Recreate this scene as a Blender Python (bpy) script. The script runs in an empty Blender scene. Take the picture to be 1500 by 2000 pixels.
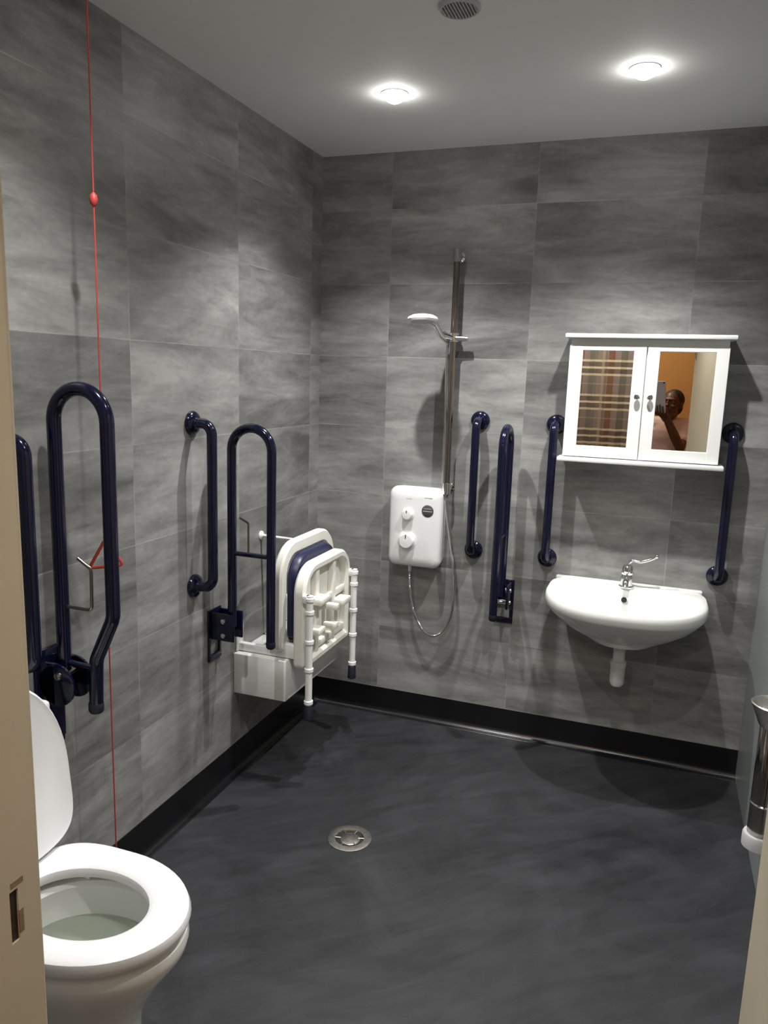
import bpy, bmesh, math, random
from mathutils import Vector, Matrix
random.seed(7)
C = bpy.context.scene.collection
PI = math.pi
W = 1.895; H = 2.5; YD = -2.52; XL = .767; XR = 1.662; DH = 2.06

# ------------------------------------------------------------------ materials
def newmat(name):
    m = bpy.data.materials.new(name); m.use_nodes = True
    nt = m.node_tree; b = nt.nodes['Principled BSDF']
    return m, nt, b
def mat(name, col, rough=.5, metal=0., spec=.5, coat=0., var=.05, vscale=18., bump=0.):
    """plain surface with a little procedural variation in colour and gloss"""
    m, nt, b = newmat(name)
    tc = nt.nodes.new('ShaderNodeNewGeometry')
    nz = nt.nodes.new('ShaderNodeTexNoise'); nz.inputs['Scale'].default_value = vscale; nz.inputs['Detail'].default_value = 4
    nt.links.new(tc.outputs['Position'], nz.inputs['Vector'])
    rp = nt.nodes.new('ShaderNodeMapRange')
    rp.inputs['To Min'].default_value = 1-var; rp.inputs['To Max'].default_value = 1+var
    nt.links.new(nz.outputs['Fac'], rp.inputs['Value'])
    mx = nt.nodes.new('ShaderNodeVectorMath'); mx.operation = 'SCALE'
    mx.inputs[0].default_value = col
    nt.links.new(rp.outputs[0], mx.inputs['Scale'])
    nt.links.new(mx.outputs[0], b.inputs['Base Color'])
    r2 = nt.nodes.new('ShaderNodeMapRange')
    r2.inputs['To Min'].default_value = max(0, rough*.85); r2.inputs['To Max'].default_value = min(1, rough*1.15)
    nt.links.new(nz.outputs['Fac'], r2.inputs['Value']); nt.links.new(r2.outputs[0], b.inputs['Roughness'])
    b.inputs['Metallic'].default_value = metal
    b.inputs['Specular IOR Level'].default_value = spec
    b.inputs['Coat Weight'].default_value = coat
    if bump:
        bp = nt.nodes.new('ShaderNodeBump'); bp.inputs['Strength'].default_value = bump; bp.inputs['Distance'].default_value = .002
        nt.links.new(nz.outputs['Fac'], bp.inputs['Height']); nt.links.new(bp.outputs[0], b.inputs['Normal'])
    return m
def emit(name, col, st):
    m, nt, b = newmat(name)
    b.inputs['Base Color'].default_value = (*col, 1); b.inputs['Emission Color'].default_value = (*col, 1)
    b.inputs['Emission Strength'].default_value = st
    return m
class N:
    """tiny node-graph helper"""
    def __init__(s, nt): s.nt = nt
    def m(s, op, a, b=None, c=None):
        n = s.nt.nodes.new('ShaderNodeMath'); n.operation = op
        for i, v in enumerate((a, b, c)):
            if v is None: continue
            if hasattr(v, 'links'): s.nt.links.new(v, n.inputs[i])
            else: n.inputs[i].default_value = v
        return n.outputs[0]
    def xyz(s, x, y, z):
        n = s.nt.nodes.new('ShaderNodeCombineXYZ')
        for i, v in enumerate((x, y, z)):
            if hasattr(v, 'links'): s.nt.links.new(v, n.inputs[i])
            else: n.inputs[i].default_value = v
        return n.outputs[0]
    def noise(s, vec, scale, det=4, rough=.55, dist=0.):
        n = s.nt.nodes.new('ShaderNodeTexNoise'); n.inputs['Scale'].default_value = scale
        n.inputs['Detail'].default_value = det; n.inputs['Roughness'].default_value = rough; n.inputs['Distortion'].default_value = dist
        s.nt.links.new(vec, n.inputs['Vector']); return n.outputs['Fac']
    def mix(s, f, a, b):
        n = s.nt.nodes.new('ShaderNodeMix'); n.data_type = 'RGBA'
        if hasattr(f, 'links'): s.nt.links.new(f, n.inputs[0])
        else: n.inputs[0].default_value = f
        for i, v in ((6, a), (7, b)):
            if hasattr(v, 'links'): s.nt.links.new(v, n.inputs[i])
            else: n.inputs[i].default_value = (*v, 1)
        return n.outputs[2]
    def rng(s, v, a, b, c, d):
        n = s.nt.nodes.new('ShaderNodeMapRange'); s.nt.links.new(v, n.inputs[0])
        for i, k in enumerate((a, b, c, d)): n.inputs[i+1].default_value = k
        return n.outputs[0]
def wall_mat(name, axis, off):
    """large grey stone-look tiles, 610 x 307 mm, with horizontal clouded streaks and thin pale joints"""
    m, nt, b = newmat(name); g = N(nt)
    geo = nt.nodes.new('ShaderNodeNewGeometry'); sp = nt.nodes.new('ShaderNodeSeparateXYZ')
    nt.links.new(geo.outputs['Position'], sp.inputs[0])
    h = sp.outputs[axis]; z = sp.outputs[2]
    u = g.m('DIVIDE', g.m('SUBTRACT', h, off), .612); v = g.m('DIVIDE', g.m('SUBTRACT', z, .43), .307)
    iu = g.m('FLOOR', u); iv = g.m('FLOOR', v)
    wn = nt.nodes.new('ShaderNodeTexWhiteNoise'); wn.noise_dimensions = '3D'
    nt.links.new(g.xyz(iu, iv, axis*7.3+1.7), wn.inputs['Vector']); r = wn.outputs['Value']
    o1 = g.m('MULTIPLY', r, 53.)
    vec = g.xyz(g.m('MULTIPLY_ADD', h, 1.5, o1), g.m('MULTIPLY_ADD', z, 6.0, o1), o1)
    n1 = g.noise(vec, 1.2, 9, .66, .6)
    vec2 = g.xyz(g.m('MULTIPLY_ADD', h, 3.2, o1), g.m('MULTIPLY_ADD', z, 15.0, o1), o1)
    n2 = g.noise(vec2, 1.2, 8, .68, .5)
    n3 = g.noise(geo.outputs['Position'], 45., 3)
    t = g.m('ADD', g.m('MULTIPLY', g.m('SUBTRACT', n1, .5), 2.2), g.m('MULTIPLY', g.m('SUBTRACT', n2, .5), 1.0))
    t = g.m('ADD', t, g.m('MULTIPLY', g.m('SUBTRACT', n3, .5), .25))
    t = g.m('ADD', t, g.m('MULTIPLY', g.m('SUBTRACT', r, .5), .32))
    t = g.m('ADD', t, .5)
    cr = nt.nodes.new('ShaderNodeValToRGB'); nt.links.new(t, cr.inputs[0])
    e = cr.color_ramp.elements
    e[0].position = 0.; e[0].color = (.105, .104, .100, 1)
    e[1].position = 1.; e[1].color = (.35, .35, .343, 1)
    k = e.new(.5); k.color = (.215, .214, .209, 1)
    fu = g.m('FRACT', u); fv = g.m('FRACT', v)
    du = g.m('MULTIPLY', g.m('MINIMUM', fu, g.m('SUBTRACT', 1., fu)), .612)
    dv = g.m('MULTIPLY', g.m('MINIMUM', fv, g.m('SUBTRACT', 1., fv)), .307)
    gm = g.m('LESS_THAN', g.m('MINIMUM', g.m('MULTIPLY', du, 1.3), dv), .0016)
    broken = g.rng(g.noise(geo.outputs['Position'], 3.2, 2), .42, .62, .1, .75)
    col = g.mix(g.m('MULTIPLY', gm, broken), cr.outputs[0], (.40, .39, .37))
    nt.links.new(col, b.inputs['Base Color'])
    nt.links.new(g.rng(n2, 0, 1, .34, .52), b.inputs['Roughness'])
    bp = nt.nodes.new('ShaderNodeBump'); bp.inputs['Strength'].default_value = .12; bp.inputs['Distance'].default_value = .003
    nt.links.new(g.m('SUBTRACT', n2, gm), bp.inputs['Height']); nt.links.new(bp.outputs[0], b.inputs['Normal'])
    return m
def floor_mat():
    m, nt, b = newmat('dark_safety_vinyl'); g = N(nt)
    geo = nt.nodes.new('ShaderNodeNewGeometry'); sp = nt.nodes.new('ShaderNodeSeparateXYZ')
    nt.links.new(geo.outputs['Position'], sp.inputs[0])
    big = g.noise(geo.outputs['Position'], 2.2, 5, .6, 1.2)
    rot = g.xyz(g.m('ADD', g.m('MULTIPLY', sp.outputs[0], 1.6), g.m('MULTIPLY', sp.outputs[1], 1.2)),
                g.m('SUBTRACT', g.m('MULTIPLY', sp.outputs[1], 7.), g.m('MULTIPLY', sp.outputs[0], 6.)), sp.outputs[2])
    streak = g.noise(rot, 1.3, 6, .6, .8)
    fine = g.noise(geo.outputs['Position'], 260., 2)
    t = g.m('ADD', g.m('MULTIPLY', g.m('SUBTRACT', big, .5), 1.3), g.m('MULTIPLY', g.m('SUBTRACT', streak, .5), 1.2))
    t = g.m('ADD', g.m('ADD', t, g.m('MULTIPLY', g.m('SUBTRACT', fine, .5), .35)), .45)
    cr = nt.nodes.new('ShaderNodeValToRGB'); nt.links.new(t, cr.inputs[0])
    e = cr.color_ramp.elements
    e[0].position = .1; e[0].color = (.015, .0155, .018, 1)
    e[1].position = 1.; e[1].color = (.054, .055, .061, 1)
    nt.links.new(cr.outputs[0], b.inputs['Base Color'])
    nt.links.new(g.rng(streak, .3, .7, .50, .36), b.inputs['Roughness'])
    b.inputs['Specular IOR Level'].default_value = .3
    bp = nt.nodes.new('ShaderNodeBump'); bp.inputs['Strength'].default_value = .15; bp.inputs['Distance'].default_value = .002
    nt.links.new(fine, bp.inputs['Height']); nt.links.new(bp.outputs[0], b.inputs['Normal'])
    return m
def plaid_mat():
    m, nt, b = newmat('plaid_cloth'); g = N(nt)
    uv = nt.nodes.new('ShaderNodeUVMap'); sp = nt.nodes.new('ShaderNodeSeparateXYZ'); nt.links.new(uv.outputs[0], sp.inputs[0])
    x = sp.outputs[0]; z = sp.outputs[1]
    def band(c, per, pos, half):
        f = g.m('FRACT', g.m('ADD', g.m('DIVIDE', c, per), 100.))
        d = g.m('ABSOLUTE', g.m('SUBTRACT', f, pos)); d = g.m('MINIMUM', d, g.m('SUBTRACT', 1., d))
        return g.m('LESS_THAN', d, half)
    col = g.mix(band(x, .36, .12, .14), (.34, .29, .29), (.25, .26, .25))
    col = g.mix(g.m('MULTIPLY', band(x, .36, .72, .10), .85), col, (.26, .13, .075))
    col = g.mix(g.m('MULTIPLY', band(z, .31, .5, .19), .5), col, (.14, .11, .085))
    col = g.mix(g.m('MULTIPLY', band(x, .36, .45, .045), .6), col, (.66, .60, .46))
    for p, h, f in ((.30, .032, .8), (.5, .03, .95), (.70, .032, .8), (.03, .02, .2)):
        col = g.mix(g.m('MULTIPLY', band(z, .31, p, h), f), col, (.90, .86, .72))
    nt.links.new(col, b.inputs['Base Color']); b.inputs['Roughness'].default_value = .85
    b.inputs['Specular IOR Level'].default_value = .2
    return m

M = dict(
    wall_x=wall_mat('stone_tile_back', 0, .325), wall_y=wall_mat('stone_tile_side', 1, -.10),
    floor=floor_mat(),
    skirting=mat('black_vinyl_skirting', (.0065, .0065, .008), .26, spec=.45),
    panel=mat('pale_blue_grey_panel', (.24, .26, .265), .35, var=.06, vscale=5),
    ceiling=mat('ceiling_paint', (.80, .80, .79), .8, var=.02),
    beige=mat('cream_gloss_paint', (.53, .47, .35), .45, var=.06, vscale=6),
    orange=mat('orange_wall_paint', (.56, .29, .095), .8, var=.08, vscale=4),
    hallfloor=mat('hall_carpet', (.10, .07, .05), .9, var=.2, vscale=120),
    navy=mat('navy_gloss_coat', (.0035, .0048, .0205), .14, spec=.5, var=.1),
    navyrub=mat('dark_rubber', (.010, .011, .022), .5),
    navypad=mat('navy_vinyl_pad', (.010, .013, .052), .38, bump=.1),
    chrome=mat('chrome', (.78, .78, .78), .10, metal=1., var=.02),
    dchrome=mat('dark_chrome', (.34, .31, .28), .16, metal=1., var=.05),
    steel=mat('brushed_steel', (.62, .60, .56), .28, metal=1., var=.08, vscale=80),
    mirror=mat('mirror_silver', (.90, .91, .90), .0, metal=1., var=.0),
    white=mat('white_lacquer', (.82, .83, .82), .3, var=.02),
    ceramic=mat('white_ceramic', (.80, .81, .80), .08, spec=.6, var=.01),
    plastic=mat('white_plastic', (.82, .82, .84), .25, var=.02),
    cream=mat('ivory_powder_coat', (.80, .79, .73), .32, var=.03),
    pvc=mat('white_pvc', (.66, .65, .66), .3, var=.02),
    dark=mat('dark_hole', (.012, .011, .011), .6),
    grey=mat('grey_print', (.07, .07, .075), .5),
    lightgrey=mat('pale_grey_print', (.45, .46, .48), .5),
    red=mat('red_cord', (.46, .05, .045), .5),
    rust=mat('dark_rusty_metal', (.030, .018, .013), .6, var=.4, vscale=90),
    scuff=mat('scuffed_wood', (.22, .16, .10), .7, var=.35, vscale=70),
    curtain=plaid_mat(),
    skin=mat('brown_skin', (.13, .055, .03), .45, var=.08, vscale=30),
    hair=mat('dark_hair', (.012, .007, .005), .6, var=.3, vscale=150, bump=.5),
    shirt=mat('pale_pink_cotton', (.86, .62, .55), .8, var=.06, vscale=40, bump=.2),
    trouser=mat('charcoal_cotton', (.05, .05, .055), .85, var=.1, vscale=60),
    shoe=mat('black_leather', (.02, .02, .02), .4),
    eye=mat('eye_white', (.30, .27, .24), .2), iris=mat('dark_iris', (.02, .012, .008), .15),
    lip=mat('lip', (.16, .05, .04), .4),
    tablet=mat('grey_tablet_shell', (.62, .68, .80), .35, metal=.2, var=.02), glass=mat('dark_screen', (.01, .01, .012), .08),
    lamp=emit('downlight_glow', (1., .98, .93), 60.), halllamp=emit('hall_lamp_glow', (1., .90, .72), 7.),
)
def water_mat():
    m, nt, b = newmat('greenish_water')
    b.inputs['Base Color'].default_value = (.90, .965, .86, 1); b.inputs['Roughness'].default_value = .02
    b.inputs['IOR'].default_value = 1.33; b.inputs['Transmission Weight'].default_value = .85
    return m
M['water'] = water_mat()

# ------------------------------------------------------------------ mesh helpers
def V(*a): return Vector(a)
def bx(bm, x0, x1, y0, y1, z0, z1, bev=0., seg=2):
    r = bmesh.ops.create_cube(bm, size=1.)
    vs = r['verts']
    for v in vs:
        v.co = Vector(((x0+x1)/2+v.co.x*(x1-x0), (y0+y1)/2+v.co.y*(y1-y0), (z0+z1)/2+v.co.z*(z1-z0)))
    if bev:
        es = list({e for v in vs for e in v.link_edges})
        bmesh.ops.bevel(bm, geom=es, offset=bev, segments=seg, profile=.5, affect='EDGES')
def loft(bm, rings, cap0=True, cap1=True, closed=True):
    R = [[bm.verts.new(p) for p in r] for r in rings]
    n = len(R[0])
    for a, b in zip(R, R[1:]):
        for i in range(n if closed else n-1):
            j = (i+1) % n
            bm.faces.new((a[i], a[j], b[j], b[i]))
    if cap0: bm.faces.new(list(reversed(R[0])))
    if cap1: bm.faces.new(R[-1])
    return R
def fillet(pts, r, n=7):
    """round the corners of a polyline"""
    pts = [Vector(p) for p in pts]
    if not isinstance(r, (list, tuple)): r = [r]*(len(pts)-2)
    out = [pts[0]]
    for i in range(1, len(pts)-1):
        a, b, c = pts[i-1], pts[i], pts[i+1]
        d1 = (a-b).normalized(); d2 = (c-b).normalized()
        ang = d1.angle(d2)
        if ang > PI-.02 or r[i-1] <= 0: out.append(b); continue
        t = min(r[i-1]/math.tan(ang/2), (a-b).length*.499, (c-b).length*.499)
        rr = t*math.tan(ang/2)
        cen = b+(d1+d2).normalized()*(rr/math.sin(ang/2))
        p0 = b+d1*t-cen; p1 = b+d2*t-cen
        tot = p0.angle(p1)
        for k in range(n+1):
            f = k/n
            q = (p0*math.sin((1-f)*tot)+p1*math.sin(f*tot))/math.sin(tot)
            out.append(cen+q)
    out.append(pts[-1]); return out
def tube(bm, pts, rad, n=16, caps=True):
    pts = [Vector(p) for p in pts]
    rads = rad if isinstance(rad, (list, tuple)) else [rad]*len(pts)
    tans = []
    for i in range(len(pts)):
        a = pts[max(i-1, 0)]; b = pts[min(i+1, len(pts)-1)]
        tans.append((b-a).normalized())
    t0 = tans[0]; u = t0.orthogonal().normalized()
    rings = []
    for i, p in enumerate(pts):
        if i:
            q = tans[i-1].rotation_difference(tans[i]); u = q @ u
            u = (u - tans[i]*u.dot(tans[i])).normalized()
        w = tans[i].cross(u)
        rings.append([p+(u*math.cos(2*PI*k/n)+w*math.sin(2*PI*k/n))*rads[i] for k in range(n)])
    loft(bm, rings, caps, caps)
def lathe(bm, prof, origin, axis, n=32, cap=True):
    """prof: list of (radius, height along axis)"""
    o = Vector(origin); a = Vector(axis).normalized(); u = a.orthogonal().normalized(); w = a.cross(u)
    rings = [[o+a*h+(u*math.cos(2*PI*k/n)+w*math.sin(2*PI*k/n))*max(r, 1e-5) for k in range(n)] for r, h in prof]
    loft(bm, rings, cap, cap)
def sph(bm, c, r, sx=1, sy=1, sz=1, seg=20):
    m = Matrix.Translation(Vector(c)) @ Matrix.Diagonal((r*sx, r*sy, r*sz, 1))
    bmesh.ops.create_uvsphere(bm, u_segments=seg, v_segments=seg//2+2, radius=1., matrix=m)
def prism(bm, pts, d):
    """extrude closed polygon pts by vector d"""
    loft(bm, [pts, [Vector(p)+Vector(d) for p in pts]])
def wallrect_hole(bm, f, s0, s1, z0, z1, n0, n1): pass

def origin_of(o): return o.matrix_world.translation if o.parent is None else origin_of(o.parent)
def obj(name, bm, m, parent=None, loc=None, smooth=True, bev=0.):
    bmesh.ops.recalc_face_normals(bm, faces=bm.faces[:])
    o0 = base_loc(parent) if parent else (Vector(loc) if loc is not None else Vector((0, 0, 0)))
    for v in bm.verts: v.co -= o0
    me = bpy.data.meshes.new(name); bm.to_mesh(me); bm.free()
    me.materials.append(m)
    o = bpy.data.objects.new(name, me); C.objects.link(o)
    if parent: o.parent = parent
    else: o.location = o0
    if smooth:
        for p in me.polygons: p.use_smooth = True
        try: me.set_sharp_from_angle(angle=math.radians(38))
        except Exception: pass
    return o
def base_loc(o):
    while o.parent: o = o.parent
    return Vector(o.location)
def thing(name, label, cat, loc, group=None):
    o = bpy.data.objects.new(name, None); C.objects.link(o); o.location = loc
    o.empty_display_size = .05
    return tag(o, label, cat, group)
def tag(o, label, cat, group=None, kind=None):
    if label: o['label'] = label
    if cat: o['category'] = cat
    if group: o['group'] = group
    if kind: o['kind'] = kind
    return o
def struct(name, bm, m, smooth=False, loc=None):
    o = obj(name, bm, m, None, loc, smooth); o['kind'] = 'structure'; return o
def B(): return bmesh.new()
def dup(root, loc, rotz, label):
    r = root.copy(); C.objects.link(r); r.location = loc; r.rotation_euler = (0, 0, rotz); r['label'] = label
    for ch in list(root.children):
        c = ch.copy(); C.objects.link(c); c.parent = r
        for g in list(ch.children):
            d = g.copy(); C.objects.link(d); d.parent = c
    return r

# ------------------------------------------------------------------ room shell
b = B(); bx(b, -.1, W+.1, 0, .1, 0, H); struct('wall_back', b, M['wall_x'])
b = B(); bx(b, -.1, 0, YD-.12, 0, 0, H); struct('wall_left', b, M['wall_y'])
b = B(); bx(b, W, W+.1, YD-.12, 0, 0, H); struct('wall_right', b, M['panel'])
def front(bm, y0, y1, x0, x1):
    bx(bm, x0, XL-.03, y0, y1, 0, H); bx(bm, XR+.03, x1, y0, y1, 0, H); bx(bm, XL-.03, XR+.03, y0, y1, DH+.03, H)
b = B(); front(b, YD-.06, YD, 0, W); struct('wall_front', b, M['wall_x'])
b = B(); bx(b, -.1, W+.1, YD-.12, .1, -.1, 0); struct('floor', b, M['floor'])
b = B(); bx(b, -.1, W+.1, YD-.12, .1, H, H+.1); struct('ceiling', b, M['ceiling'])
# coved vinyl skirting: profile (n from wall, z)
def cove(bm, f, s0, s1):
    prof = [(.0, .122), (.004, .122), (.0045, .03)]
    for k in range(1, 8):
        a = PI/2*k/7
        prof.append((.0045+.028*(1-math.cos(a)), .0305-.028*math.sin(a)))
    prof += [(.034, .0012), (.034, -.002), (.0, -.002)]
    loft(bm, [[f(s, n, z) for n, z in prof] for s in (s0, s1)])
fb = lambda s, n, z: Vector((s, -n, z))
fl = lambda s, n, z: Vector((n, s, z))
fr = lambda s, n, z: Vector((W-n, s, z))
b = B(); cove(b, fb, 0, W); struct('baseboard_back', b, M['skirting'], True)
b = B(); cove(b, fl, YD, 0); struct('baseboard_left', b, M['skirting'], True)
# hall behind the camera
b = B(); front(b, YD-.12, YD-.06, -.6, 2.6); struct('wall_hall_near', b, M['orange'])
b = B(); bx(b, -.6, 2.6, -4.5, -4.4, 0, H); struct('wall_hall_far', b, M['orange'])
b = B(); bx(b, -.7, -.6, -4.5, YD-.06, 0, H); struct('wall_hall_left', b, M['orange'])
b = B(); bx(b, 2.6, 2.7, -4.5, YD-.06, 0, H); struct('wall_hall_right', b, M['orange'])
b = B(); bx(b, -.7, 2.7, -4.5, YD-.12, -.1, 0); struct('floor_hall', b, M['hallfloor'])
b = B(); bx(b, -.7, 2.7, -4.5, YD-.12, H, H+.1); struct('ceiling_hall', b, M['ceiling'])

# door frame
df = bpy.data.objects.new('trim_1', None); C.objects.link(df); df.location = (XL, YD, 0); df['kind'] = 'structure'
# left jamb with a mortice cut for the latch keep
zs0, zs1, ys0, ys1 = .862, .934, -2.562, -2.549
b = B()
bx(b, XL-.03, XL, YD-.122, ys0, 0, DH); bx(b, XL-.03, XL, ys1, YD+.002, 0, DH)
bx(b, XL-.03, XL, ys0, ys1, 0, zs0); bx(b, XL-.03, XL, ys0, ys1, zs1, DH)
jl = obj('jamb', b, M['beige'], df, smooth=False)
b = B(); bx(b, XL-.03, XL-.003, ys0, ys1, zs0, zs1); obj('latch_recess', b, M['rust'], jl, smooth=False)
b = B(); bx(b, XL-.001, XL+.0006, ys1-.0005, ys1+.007, zs0+.008, zs0+.040, .0004); bx(b, XL-.001, XL+.0005, ys0+.002, ys1+.009, zs1+.004, zs1+.012, .0004)
obj('worn_patch', b, M['scuff'], jl, smooth=False)
b = B(); bx(b, XR, XR+.03, YD-.122, YD, 0, DH); obj('jamb', b, M['beige'], df, smooth=False)
b = B(); bx(b, XL-.03, XR+.03, YD-.122, YD+.002, DH, DH+.03); obj('head', b, M['beige'], df, smooth=False)
b = B()
for y0, y1 in ((YD, YD+.015), (YD-.135, YD-.12)):
    bx(b, XL-.095, XL-.006, y0, y1, 0, DH+.09, .004); bx(b, XR+.012, XR+.10, y0, y1, 0, DH+.09, .004); bx(b, XL-.006, XR+.006, y0, y1, DH+.006, DH+.09, .004)
obj('architrave', b, M['beige'], df, smooth=False)

# door leaf swung into the room, a little past square, towards the right wall
dl = bpy.data.objects.new('door_1', None); C.objects.link(dl); dl.location = (XR+.004, YD+.006, 0); dl['kind'] = 'structure'
dl.rotation_euler = (0, 0, math.radians(-5.0))
def local(name, bm, m, parent, smooth=True):
    bmesh.ops.recalc_face_normals(bm, faces=bm.faces[:])
    me = bpy.data.meshes.new(name); bm.to_mesh(me); bm.free(); me.materials.append(m)
    o = bpy.data.objects.new(name, me); C.objects.link(o); o.parent = parent
    if smooth:
        for p in me.polygons: p.use_smooth = True
        me.set_sharp_from_angle(angle=math.radians(38))
    return o
b = B(); bx(b, 0, .040, .004, .889, .006, 2.045, .002); local('leaf', b, M['beige'], dl, False)
for z in (.25, 1.05, 1.80):
    b = B(); lathe(b, [(.007, -.05), (.007, .05)], (-.004, .0, z), (0, 0, 1), 14); local('hinge', b, M['steel'], dl)

# ------------------------------------------------------------------ vertical grab rails
def grab_rail(name, label, s, f, loc, zt=1.402, zb=.838, off=.078):
    t = thing(name, label, 'grab rail', loc, 'vertical navy grab rails')
    b = B(); tube(b, fillet([f(s, .004, zt), f(s, off, zt), f(s, off, zb), f(s, .004, zb)], .052, 9), .0172, 18); obj('tube', b, M['navy'], t)
    ax = f(0, 1, 0)-f(0, 0, 0)
    for z in (zt, zb):
        b = B(); lathe(b, [(.040, 0), (.0405, .006), (.037, .013), (.028, .018), (.0195, .021), (.0178, .028)], f(s, 0, z), ax, 28); obj('flange', b, M['navy'], t)
    return t
grab_rail('grab_rail', 'upright navy grab rail on left wall between raised toilet rail and raised shower rail', -1.018, fl, (0, -1.018, .838))
grab_rail('grab_rail', 'upright navy grab rail beside the toilet lid, nearest the cream door frame', -1.818, fl, (0, -1.818, .838))
grab_rail('grab_rail', 'thin upright navy grab rail just right of the white electric shower unit', .756, fb, (.756, 0, .838))
grab_rail('grab_rail', 'upright navy grab rail left of the washbasin, its top against the mirror cabinet', 1.076, fb, (1.076, 0, .838))
grab_rail('grab_rail', 'upright navy grab rail right of the mirror cabinet and washbasin', 1.742, fb, (1.742, 0, .838))

# ------------------------------------------------------------------ folded-up support rails
def bracket(t, s, f, z0, z1):
    w = .043
    def fbx(bm, s0, s1, n0, n1, za, zb, bv=.003):
        p = f(s0, n0, za); q = f(s1, n1, zb)
        bx(bm, min(p.x, q.x), max(p.x, q.x), min(p.y, q.y), max(p.y, q.y), za, zb, bv)
    b = B()
    h = z1-z0
    fbx(b, s-w, s+w, 0, .008, z0+.42*h, z1)
    fbx(b, s-w, s+w, 0, .008, z0, z0+.13*h)
    fbx(b, s-w, s-w+.016, 0, .008, z0+.12*h, z0+.43*h); fbx(b, s+w-.016, s+w, 0, .008, z0+.12*h, z0+.43*h)
    plate = obj('wall_plate', b, M['navy'], t)
    b = B()
    for sg in (-1, 1):
        fbx(b, s+sg*.030-.005, s+sg*.030+.005, .006, .105, z0+.45*h, z0+.97*h, .004)
    obj('hinge_cheeks', b, M['navy'], t)
    ax = f(1, 0, 0)-f(0, 0, 0)
    for z in (z0+.83*h, z0+.56*h):
        b = B(); lathe(b, [(.004, -.041), (.009, -.039), (.010, -.035), (.010, .035), (.009, .039), (.004, .041)], f(s, .062, z), ax, 18); obj('hinge_pin', b, M['chrome'], plate)
def fold_rail(label, s, f, loc, holder):
    t = thing('folding_support_rail', label, 'support rail', loc, 'raised folding support rails')
    ni, no, zt = .079, .236, 1.386
    b = B(); tube(b, fillet([f(s, ni, .665), f(s, ni, zt), f(s, no, zt), f(s, no, .612)], .0784, 12), .0165, 18); arm = obj('arm_tube', b, M['navy'], t)
    b = B(); lathe(b, [(.0165, 0), (.0172, .003), (.0172, .02), (.013, .026)], f(s, no, .628), (0, 0, -1), 18); obj('end_cap', b, M['navyrub'], arm)
    b = B(); tube(b, [f(s, ni, .937), f(s, no, .937)], .0085, 12); obj('crossbar', b, M['navy'], t)
    bracket(t, s, f, .525, .722)
    if holder:
        b = B(); tube(b, fillet([f(s, .146, .94), f(s, .146, 1.052), f(s-.03, .128, 1.075)], .012, 5), .0042, 10); obj('roll_holder', b, M['dchrome'], t)
    return t
fold_rail('navy hairpin support rail folded up on the left wall beside the folded shower chair', -.895, fl, (0, -.895, .525), True)
fold_rail('navy support rail folded up edge-on on the back wall between shower unit and washbasin', .903, fb, (.903, 0, .525), False)

t = thing('folding_support_rail', 'large navy hairpin support rail folded up beside the toilet, lower end kinked inward', 'support rail', (0, -1.70, .58), 'raised folding support rails')
s = -1.70
b = B(); tube(b, fillet([fl(s, .06, .74), fl(s, .06, 1.524), fl(s, .221, 1.524), fl(s, .221, .955), fl(s, .163, .835), fl(s, .157, .70)], [.08, .08, .07, .07], 12), .0178, 18); arm = obj('arm_tube', b, M['navy'], t)
b = B(); lathe(b, [(.0178, 0), (.0195, .003), (.0195, .022), (.016, .028)], (.157, s, .718), (0, 0, -1), 18); obj('end_cap', b, M['navyrub'], arm)
b = B(); tube(b, [fl(s, .06, .812), fl(s, .160, .809)], .009, 12); obj('link_bar', b, M['navy'], t)
b = B(); bx(b, 0, .010, s-.05, s+.05, .575, .845, .006); bx(b, .008, .035, s-.018, s+.018, .58, .76, .004); pl = obj('wall_plate', b, M['navy'], t)
b = B()
for sg in (-1, 1):
    lathe(b, [(.052, -.006), (.058, -.003), (.058, .003), (.052, .006)], (.062, s+sg*.034, .762), (0, 1, 0), 28)
    bx(b, .006, .062, s+sg*.034-.006, s+sg*.034+.006, .704, .82, .003)
obj('hinge_cheeks', b, M['navy'], t)
b = B(); lathe(b, [(.005, -.048), (.010, -.046), (.011, -.042), (.011, .042), (.010, .046), (.005, .048)], (.075, s, .79), (0, 1, 0), 18); obj('hinge_pin', b, M['dchrome'], pl)
b = B(); tube(b, fillet([fl(s, .06, .966), fl(s, .155, .966), fl(s, .157, 1.075), fl(s-.004, .120, 1.10)], .012, 5), .0045, 10); obj('roll_holder', b, M['dchrome'], t)

# ------------------------------------------------------------------ emergency pull cord
cx, cy = .15, -1.635
t = thing('pull_cord', 'red emergency pull cord hanging from ceiling behind the raised toilet rail', 'pull cord', (cx, cy, 0.06))
b = B(); tube(b, [(cx, cy, H-.02), (cx, cy, 1.2), (cx, cy, .13)], .0019, 8); obj('cord', b, M['red'], t)
b = B(); lathe(b, [(.003, .016), (.008, .010), (.0100, 0), (.008, -.010), (.003, -.016)], (cx, cy, 1.972), (0, 0, 1), 16); obj('bead', b, M['red'], t)
for zc in (1.095, .09):
    b = B(); u = Vector((.82, .57, 0)); w = Vector((0, 0, 1)); o = Vector((cx, cy, zc))
    P = [o+w*.045, o-w*.032-u*.042, o-w*.026+u*.042]
    path = [P[0]*.5+P[1]*.5, P[1], P[2], P[0], P[0]*.5+P[1]*.5]
    tube(b, fillet(path, .006, 4), .0042, 8); obj('triangle_handle', b, M['red'], t)
b = B(); lathe(b, [(.045, 0), (.045, -.015), (.035, -.028), (.012, -.032)], (cx, cy, H), (0, 0, 1), 28); obj('ceiling_switch', b, M['plastic'], t)

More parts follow.
